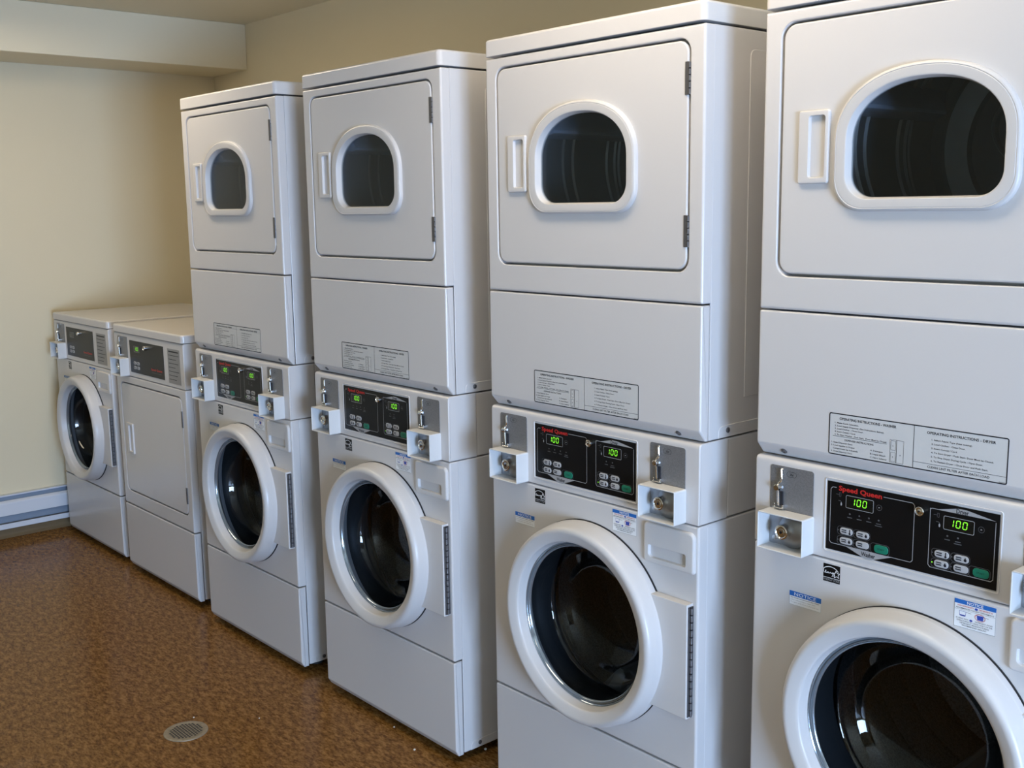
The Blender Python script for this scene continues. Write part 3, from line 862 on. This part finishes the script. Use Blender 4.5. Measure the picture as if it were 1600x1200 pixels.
def make_washer_front(parent):
    f = front_with_hole('washer_front', Z_LOW + 0.002, Z_CB - 0.002, 0.004, lambda o: circ(DX, DZ, 0.222 - o, 24), 0.004, 0.020, parent, None, 24)
    # efficiency mark
    x0, x1, z0, z1 = 0.1645, 0.2010, 0.8400, 0.8755
    e = MB()
    e.slab(x0, x1, z0, z1, -0.0004, 0.001, 0.0004, 0, 0)
    g = -0.0007
    w_, h_ = x1 - x0, z1 - z0
    def P(u, v): return (x0 + u * w_, z0 + v * h_)
    arc = []
    for k in range(15):
        a = radians(168 - k * 9.6)
        arc.append(P(0.44 + 0.56 * cos(a), 0.40 + 0.47 * sin(a)))
    arc = [(min(max(x, x0 + 0.0004), x1 - 0.0004), z) for x, z in arc]
    e.stroke(arc, 0.0013, g, 1)
    e.stroke([P(0.05, 0.49), P(0.12, 0.50), P(0.17, 0.60), P(0.13, 0.62), P(0.12, 0.50), P(0.19, 0.48), P(0.24, 0.55), P(0.26, 0.48), P(0.30, 0.57), P(0.34, 0.48), P(0.39, 0.52), P(0.43, 0.57), P(0.41, 0.51), P(0.47, 0.55), P(0.49, 0.50), P(0.56, 0.57), P(0.51, 0.50), P(0.57, 0.52), P(0.60, 0.58), P(0.56, 0.37), P(0.52, 0.34)], 0.0011, g, 1)
    e.stroke([P(0.62, 0.58), P(0.66, 0.49), P(0.69, 0.57), P(0.63, 0.36)], 0.0011, g, 1)
    star = []
    for k in range(11):
        a = radians(96 + 36 * k)
        r = 0.235 if k % 2 == 0 else 0.105
        star.append(P(0.79 + r * cos(a), 0.50 + r * 0.95 * sin(a)))
    star = [(min(x, x1 - 0.0007), z) for x, z in star]
    e.stroke(star, 0.0012, g, 1)
    e.stroke([P(0.0, 0.235), P(1.0, 0.235)], 0.0008, g, 1)
    e.text('ENERGY STAR', *P(0.5, 0.07), 0.0042, g, 2, w=w_ * 0.94, align='c')
    e.build('efficiency_sticker', ['black', 'white', 'greyink'], f, wn=False)
    # notice by the latch side
    x0, x1, z0, z1 = 0.0890, 0.1620, 0.7715, 0.8005
    n = MB()
    n.slab(x0, x1, z0, z1, -0.0003, 0.001, 0.0004, 0, 0)
    n.outline(lambda o: rr(x0, x1, z0, z1, 0.0004, 4, o), 0.0005, -0.0005, 3)
    n.quad(x0, x1, z1 - 0.0105, z1, -0.0006, 1)
    n.text('NOTICE', (x0 + x1) / 2, z1 - 0.0086, 0.0066, -0.0009, 2, w=0.050, align='c')
    def bars(b, row, xa, zz, t, mi, y):
        xx = xa
        for l in row:
            b.stroke([(xx, zz), (xx + l, zz)], t, y, mi); xx += l + 0.0013
    n.text('before attempting to open door.', x0 + 0.003, z1 - 0.0190, 0.0024, -0.0005, 3, w=0.058)
    bars(n, [0.006, 0.011, 0.013, 0.011, 0.007, 0.011], x0 + 0.003, z1 - 0.0135, 0.0014, 3, -0.0005)
    n.text('To open, push door in then pull out.', x0 + 0.003, z1 - 0.0240, 0.0024, -0.0005, 3, w=0.065)
    n.build('notice_sticker', ['white', 'blue', 'white', 'greyink'], f, wn=False)
    # detergent notice
    x0, x1, z0, z1 = 0.4300, 0.5045, 0.8245, 0.8755
    n = MB()
    n.slab(x0, x1, z0, z1, -0.0003, 0.001, 0.0004, 0, 0)
    n.outline(lambda o: rr(x0, x1, z0, z1, 0.0004, 4, o), 0.0005, -0.0005, 3)
    n.quad(x0, x1, z1 - 0.0080, z1, -0.0006, 1)
    n.text('NOTICE', (x0 + x1) / 2, z1 - 0.0065, 0.0050, -0.0009, 2, w=0.029, align='c', bold=0.015)
    yy = -0.0006
    n.text('HIGH EFFICIENCY', x0 + 0.006, z1 - 0.0125, 0.0026, yy, 4, w=0.029, bold=0.01)
    n.text('DETERGENT IS', x1 - 0.006, z1 - 0.0125, 0.0026, yy, 4, w=0.024, bold=0.01, align='r')
    n.poly([(x0 + 0.0395 + 0.0030 * cos(a), z1 - 0.0114 + 0.0022 * sin(a)) for a in [2 * pi * i / 12 for i in range(12)]], yy, 5)
    n.text('RECOMMENDED FOR BEST PERFORMANCE', (x0 + x1) / 2, z1 - 0.0168, 0.0024, yy, 3, w=0.068, align='c', bold=0.01)
    n.stroke([(x0 + 0.001, z1 - 0.0185), (x1 - 0.001, z1 - 0.0185)], 0.0003, yy, 3)
    cz = z1 - 0.0255
    n.stroke([(x0 + 0.0095, cz + 0.0045), (x0 + 0.0105, cz - 0.0040), (x0 + 0.0205, cz - 0.0040), (x0 + 0.0215, cz + 0.0045), (x0 + 0.0095, cz + 0.0045)], 0.0006, yy, 5)
    n.quad(x0 + 0.0105, x0 + 0.0205, cz - 0.0042, cz - 0.0020, yy, 5)
    n.stroke([(x0 + 0.0215, cz + 0.0040), (x0 + 0.031, cz + 0.0036)], 0.0006, yy, 3)
    n.poly([(x0 + 0.0410, cz + 0.0040), (x0 + 0.0420, cz - 0.0045), (x0 + 0.0520, cz - 0.0045), (x0 + 0.0530, cz + 0.0040)], yy, 5)
    n.outline(lambda o: rr(x0 + 0.0375, x0 + 0.0565, cz - 0.0065, cz + 0.0065, [(0.0095, 0.0065)] * 4, 5, o), 0.0008, yy - 0.0002, 6)
    n.stroke([(x0 + 0.0530, cz + 0.0030), (x0 + 0.0620, cz + 0.0026)], 0.0006, yy, 3)
    n.poly([(x0 + 0.031 + 0.0028 * cos(a), z1 - 0.0345 + 0.0020 * sin(a)) for a in [2 * pi * i / 12 for i in range(12)]], yy, 5)
    n.text('IF USING NON', x0 + 0.004, z1 - 0.0355, 0.0023, yy, 3, w=0.022, bold=0.01)
    n.text('DETERGENT, AVOID', x1 - 0.005, z1 - 0.0355, 0.0023, yy, 3, w=0.031, bold=0.01, align='r')
    n.text('OVERDOSING BY USING ONLY 1/4 THE', (x0 + x1) / 2, z1 - 0.0395, 0.0023, yy, 3, w=0.064, align='c', bold=0.01)
    n.text('DETERGENT MANUFACTURERS', (x0 + x1) / 2, z1 - 0.0435, 0.0023, yy, 3, w=0.052, align='c', bold=0.01)
    n.text('RECOMMENDED AMOUNT', (x0 + x1) / 2, z1 - 0.0475, 0.0023, yy, 3, w=0.044, align='c', bold=0.01)
    n.build('detergent_notice_sticker', ['white', 'blue', 'white', 'dimink', 'red', 'cupblue', 'red'], f, wn=False)
    return f

def make_washer_door(parent):
    d = MB()
    P = [(0.238, 0.006), (0.2420, -0.0012), (0.2475, -0.0034), (0.2487, -0.006), (0.2487, -0.0175), (0.2480, -0.0203), (0.2468, -0.0230), (0.2458, -0.0350), (0.2436, -0.0470), (0.2408, -0.0545), (0.2372, -0.0590), (0.2325, -0.0612), (0.2260, -0.0612), (0.2110, -0.0556), (0.2062, -0.0532), (0.2042, -0.0508), (0.2032, -0.0470), (0.2000, -0.0300), (0.1985, -0.0275)]
    d.lathey(DX, DZ, P, 120, 0)
    door = d.build('door', 'ring', parent, smooth=40)
    t = MB()
    t.lathey(DX, DZ, [(0.1986, -0.0277), (0.1966, -0.0295), (0.1950, -0.0275), (0.1940, -0.0255), (0.1930, -0.0275), (0.1912, -0.0275), (0.1900, -0.0245), (0.1885, -0.0225), (0.1870, -0.0215)], 120, 0)
    t.build('glass_trim', 'lip', door)
    g = MB()
    G = [(0.1880, -0.0220), (0.1866, -0.0160), (0.1850, -0.0040), (0.1800, 0.0140), (0.1730, 0.0330), (0.1700, 0.0385), (0.1660, 0.0405), (0.1640, 0.0400), (0.1610, 0.0415), (0.1540, 0.0480), (0.1450, 0.0530), (0.1420, 0.0560), (0.1370, 0.0640), (0.1280, 0.0730), (0.1200, 0.0770), (0.1080, 0.0820), (0.0800, 0.0890), (0.0450, 0.0925), (0.0003, 0.0935)]
    g.lathey(DX, DZ, G, 96, 0)
    g.build('door_glass', 'bowl', door, smooth=60, wn=False)
    q = MB()
    q.lathey(DX, DZ, [(0.2440, 0.0006), (0.2498, 0.0004), (0.2498, -0.0022), (0.2440, -0.0024)], 96, 0)  # black ring added to draw the shadow gap between door ring and panel
    q.build('gap_shade_ring', 'foot', door)
    # hinge cover plate beside the ring
    z0, z1 = 0.447, 0.7110
    arc = []
    a1 = math.asin((z1 - DZ) / 0.238); a0 = math.asin((z0 - DZ) / 0.238)
    for k in range(15):
        a = a1 + (a0 - a1) * k / 14
        arc.append((DX + 0.238 * cos(a), DZ + 0.238 * sin(a)))
    poly = arc + fillet([(0.6700, z0), (0.6700, z1)], [0, 0])
    hp = MB()
    hp.loft([[(x, y, z) for x, z in inset(poly, o)] for o, y in ((0, -0.0006), (0, -0.0192), (0.0005, -0.0204), (0.0014, -0.0210))], 0, True, True)
    hp.build('hinge_plate', 'plastic', door, smooth=25)
    hg = MB()
    hg.box(0.6701, 0.6722, -0.0170, -0.0004, z0 + 0.004, z1 - 0.006, 0)
    n = 15
    st = (z1 - z0 - 0.010) / n
    for k in range(n):
        a = z0 + 0.004 + k * st
        hg.lathez(0.6740, -0.0095, [(0.0020, a + 0.0002), (0.0034, a + 0.0008), (0.0034, a + st - 0.0022), (0.0020, a + st - 0.0016)], 12, 0)
        hg.box(0.6720, 0.6760, -0.0133, -0.0057, a + st - 0.0018, a + st + 0.0002, 1)
    hg.build('hinge', ['hinge', 'dark'], door)
    return door

def make_washer_drum(parent):
    b = MB()
    b.lathey(DX, DZ, [(0.2215, 0.012), (0.2190, 0.030), (0.2090, 0.042), (0.2080, 0.075), (0.2150, 0.088), (0.2260, 0.096)], 72, 1)
    P = [(0.212, 0.098), (0.216, 0.104), (0.236, 0.110), (0.240, 0.118)]
    for yy in (0.20, 0.30, 0.40):
        P += [(0.240, yy - 0.008), (0.236, yy), (0.240, yy + 0.008)]
    P += [(0.240, 0.490), (0.232, 0.505), (0.150, 0.512), (0.120, 0.498), (0.0005, 0.495)]
    b.lathey(DX, DZ, P, 72, 0)
    dr = b.build('drum', ['inox', 'rubber'], parent, smooth=40)
    R = 0.240
    for a in (20, 140, 260):
        a = radians(a)
        ba = MB()
        def pt(rad, da, y): return (DX + rad * cos(a + da), y, DZ + rad * sin(a + da))
        loops = []
        for y, hgt in ((0.125, 0.010), (0.145, 0.060), (0.44, 0.060), (0.480, 0.010)):
            loops.append([pt(R + 0.002, -0.16, y), pt(R - hgt * 0.8, -0.08, y), pt(R - hgt, -0.03, y), pt(R - hgt, 0.03, y), pt(R - hgt * 0.8, 0.08, y), pt(R + 0.002, 0.16, y)])
        ba.loft(loops, 0, True, True)
        ba.build('baffle', 'drumlight', dr)
    return dr

def make_drawer(parent):
    x0, x1, z0, z1 = 0.5315, 0.6765, 0.7760, 0.8690
    b = MB()
    R = [(0.010, 0.010), (0.007, 0.007), (0.014, 0.014), (0.010, 0.010)]
    ho = lambda o: rr(x0, x1, z0, z1, R, 5, o)
    cup = lambda o: rr(x0 + 0.0135, x1 - 0.0215, z0 + 0.0120, z0 + 0.0435, [(0.014, 0.010), (0.006, 0.006), (0.007, 0.007), (0.004, 0.004)], 5, o)
    L = [[(x, y, z) for x, z in ho(o)] for o, y in ((0, 0.001), (0, -0.0035), (0.0010, -0.0060), (0.0030, -0.0078), (0.0055, -0.0085))]
    L += [[(x, y, z) for x, z in cup(o)] for o, y in ((0, -0.0085), (0.0012, -0.0078), (0.003, 0.003), (0.0045, 0.008), (0.008, 0.0095))]
    b.loft(L, 0, False, True)
    return b.build('detergent_drawer', 'plastic', parent)

def make_base_panel(parent):
    poly = fillet([(0.029, Z_BASE - 0.012), (0.011, Z_BASE - 0.012), (0.0, Z_BASE + 0.006), (0.0, Z_LOW - 0.002), (0.029, Z_LOW - 0.002)], [0, 0.002, 0.003, 0.005, 0])
    return MB().polyx(poly, 0, HW, 0.005).build('base_panel', 'enamel', parent)

def make_feet(parent):
    for fx in (0.06, HW - 0.06):
        for fy in (0.09, DEP - 0.06):
            MB().lathez(fx, fy, [(0.022, 0.0), (0.024, 0.003), (0.020, 0.012), (0.010, 0.014), (0.010, 0.030)], 20).build('leg', 'foot', parent)

def washer_base(t, kind):
    """everything from the floor up to the control panel that a stack and a single washer have in common"""
    c = cabinet('washer_cabinet', 0.026, Z_CB - 0.002, 0.031, t, notch=(0.055, 0.60, 0.027, 0.052))
    make_feet(t)
    make_base_panel(t)
    make_washer_front(t)
    make_washer_door(t)
    make_washer_drum(t)
    make_drawer(t)
    cabinet('control_cabinet', Z_CB + 0.001, Z_CT - 0.001, 0.1005, t)

OV = (0.1685, 0.5020, 0.9065, 1.0415)
G_STACK = 'stacked washer and dryer towers'
STACKS = [
    (0.817, 0.0086, 'white stacked washer dryer nearest the camera, cut off by the right picture edge'),
    (0.0, -0.0044, 'white stacked washer dryer in the middle foreground, second tower from the right'),
    (-0.852, -0.0136, 'white stacked washer dryer behind the floor drain, third tower from the right'),
    (-1.695, -0.0155, 'white stacked washer dryer farthest from the camera, beside the single dryer'),
]
def make_stack():
    t = empty('stacked_washer_dryer', (0, 0, 0), '', 'washer dryer', G_STACK)
    washer_base(t, 'stack')
    make_control_housing(t, OV, 'stack')
    make_coin_mech(t, 0.0)
    make_coin_mech(t, 0.5075)
    cabinet('dryer_cabinet', Z_CT + 0.002, Z_LID - 0.001, 0.031, t, notch=(0.062, 0.60, Z_CT + 0.003, Z_CT + 0.030), plate=(0.150, 0.60, 1.15, 1.888))
    lid(Z_LID + 0.003, Z_TOP, t)
    front_with_hole('dryer_front', Z_S1 + 0.002, Z_LID - 0.002, 0.004, lambda o: rr(0.0375, 0.6455, 1.4285, 1.9040, 0.030, 6, o), 0.003, 0.0260, t, 0.030, 6)
    make_dryer_door(t, True)
    make_dryer_drum(t)
    make_access_panel(t)
    return t
proto = make_stack()
for i, (x, y, lab) in enumerate(STACKS):
    o = proto if i == 0 else copy_tree(proto)
    o.location = (x, y, 0)
    o['label'] = lab

# single washer against the left wall
wash = empty('front_loading_washer', (-3.310, 0.0183, 0), 'white front loading washer with round black door, standing next to the left wall', 'washing machine')
washer_base(wash, 'single')
make_control_housing(wash, OV, 'washer')
make_coin_mech(wash, 0.006)
lid(Z_CT + 0.002, 1.0998, wash)

# single dryer between it and the towers
dry = empty('tumble_dryer', (-2.533, 0.0067, 0), 'white dryer with a plain square door and no window, between washer and far tower', 'clothes dryer')
cabinet('cabinet', 0.026, Z_CB - 0.002, 0.031, dry, notch=(0.055, 0.60, 0.027, 0.052))
make_feet(dry)
make_base_panel(dry)
front_with_hole('dryer_front', Z_LOW + 0.002, Z_CB - 0.002, 0.004, lambda o: rr(0.0375, 0.6455, 0.3710, 0.8530, 0.030, 6, o), 0.003, 0.0260, dry, 0.030, 6)
make_dryer_door(dry, False)
cabinet('control_cabinet', Z_CB + 0.001, Z_CT - 0.001, 0.1005, dry)
make_control_housing(dry, OV, 'dryer')
make_coin_mech(dry, 0.006)
lid(Z_CT + 0.002, 1.0998, dry)

# ------------------------------------------------------------------ baseboard heater on the left wall
ht = empty('baseboard_heater', (XL, -1.75, 0.055), 'long low white baseboard heater on the left wall beside the single washer', 'heater')
ya, yb = -2.3, 2.72
def strip(name, poly, m_):
    b = MB()
    b.loft([[(x, y, z) for x, z in poly] for y in (ya, yb)], 0, True, True)
    return b.build(name, m_, ht)
strip('back_plate', [(0.002, 0.0), (0.008, 0.0), (0.008, 0.150), (0.030, 0.157), (0.030, 0.163), (0.002, 0.163)], 'heater')
strip('front_cover', fillet([(0.048, 0.066), (0.052, 0.066), (0.050, 0.128), (0.036, 0.138), (0.034, 0.135), (0.046, 0.126)], [0, 0.001, 0.006, 0, 0, 0]), 'heater')
strip('lower_lip', fillet([(0.008, 0.0), (0.052, 0.0), (0.052, 0.026), (0.049, 0.026), (0.049, 0.004), (0.008, 0.004)], [0, 0.003, 0.001, 0, 0, 0]), 'heater')
strip('fins_with_slot_shade', [(0.0085, 0.030), (0.040, 0.030), (0.040, 0.060), (0.020, 0.120), (0.026, 0.132), (0.022, 0.1555), (0.0085, 0.1495)], 'fin')  # fins, carried up as a dark strip for the shade in the top slot
b = MB()
b.box(0.004, 0.051, ya - 0.004, ya, 0.0, 0.163)
b.box(0.004, 0.051, yb, yb + 0.004, 0.0, 0.163)
b.build('end_cap', 'heater', ht)

# ------------------------------------------------------------------ floor drain
dn = empty('floor_drain', (-0.895, -0.493, 0), 'round pierced metal drain set in the brown floor', 'floor drain')
b = MB()
b.lathez(0, 0, [(0.066, 0.0004), (0.0655, 0.0022), (0.060, 0.0034), (0.053, 0.0030), (0.052, 0.0018), (0.0505, 0.0018)], 56, 0, False, False)
b.lathez(0, 0, [(0.066, 0.0004), (0.002, 0.0004)], 56, 1, False, True)
b.build('rim', ['drain', 'dark'], dn)
b = MB()
hole = 0.0036
R = 0.051
p = 0.0098
pts = []
for i in range(-6, 7):
    for j in range(-6, 7):
        cx, cy = (i + (0.5 if j % 2 else 0)) * p, j * p * 0.9
        if math.hypot(cx, cy) < R - 0.004: pts.append((cx, cy))
bm_disc = [(R * cos(2 * pi * k / 56), R * sin(2 * pi * k / 56)) for k in range(56)]
b.loft([[(x, y, 0.0016) for x, y in bm_disc], [(x, y, 0.0026) for x, y in bm_disc]], 0, False, True)
for cx, cy in pts:
    b.add([(cx + hole * 1.25 * cos(2 * pi * k / 8), cy + hole * cos(0) * sin(2 * pi * k / 8), 0.0028) for k in range(8)], [tuple(range(8))], 1)
b.build('grate', ['drain', 'dark'], dn)

# crumbs lying on the floor
SPOTS = [
    (-0.322, -0.050, 'white crumb on the floor in front of the third tower from the right'),
    (-0.182, 0.104, 'white crumb on the floor in the gap between the two middle towers'),
    (-0.480, -0.011, 'small white crumb by the bottom edge of the third tower'),
    (-0.964, -0.435, 'tiny pale crumb on the floor at the upper rim of the drain'),
    (-0.818, -0.286, 'tiny pale crumb on open floor to the right of the drain'),
]
for k, (x, y, lab) in enumerate(SPOTS):
    r = (0.0034, 0.0042, 0.0026, 0.0024, 0.0022)[k]
    b = MB()
    n = 8
    P = [(max(r * sin(pi * i / n) * (1 + 0.15 * ((i * 7 + k) % 3 - 1)), 1e-5), r * 0.8 - r * 0.8 * cos(pi * i / n)) for i in range(n + 1)]
    b.lathez(0, 0, P, 9)
    o = b.build('crumb', 'crumb')
    o.location = (x, y, 0)
    tag(o, lab, 'crumb', 'crumbs on the floor')
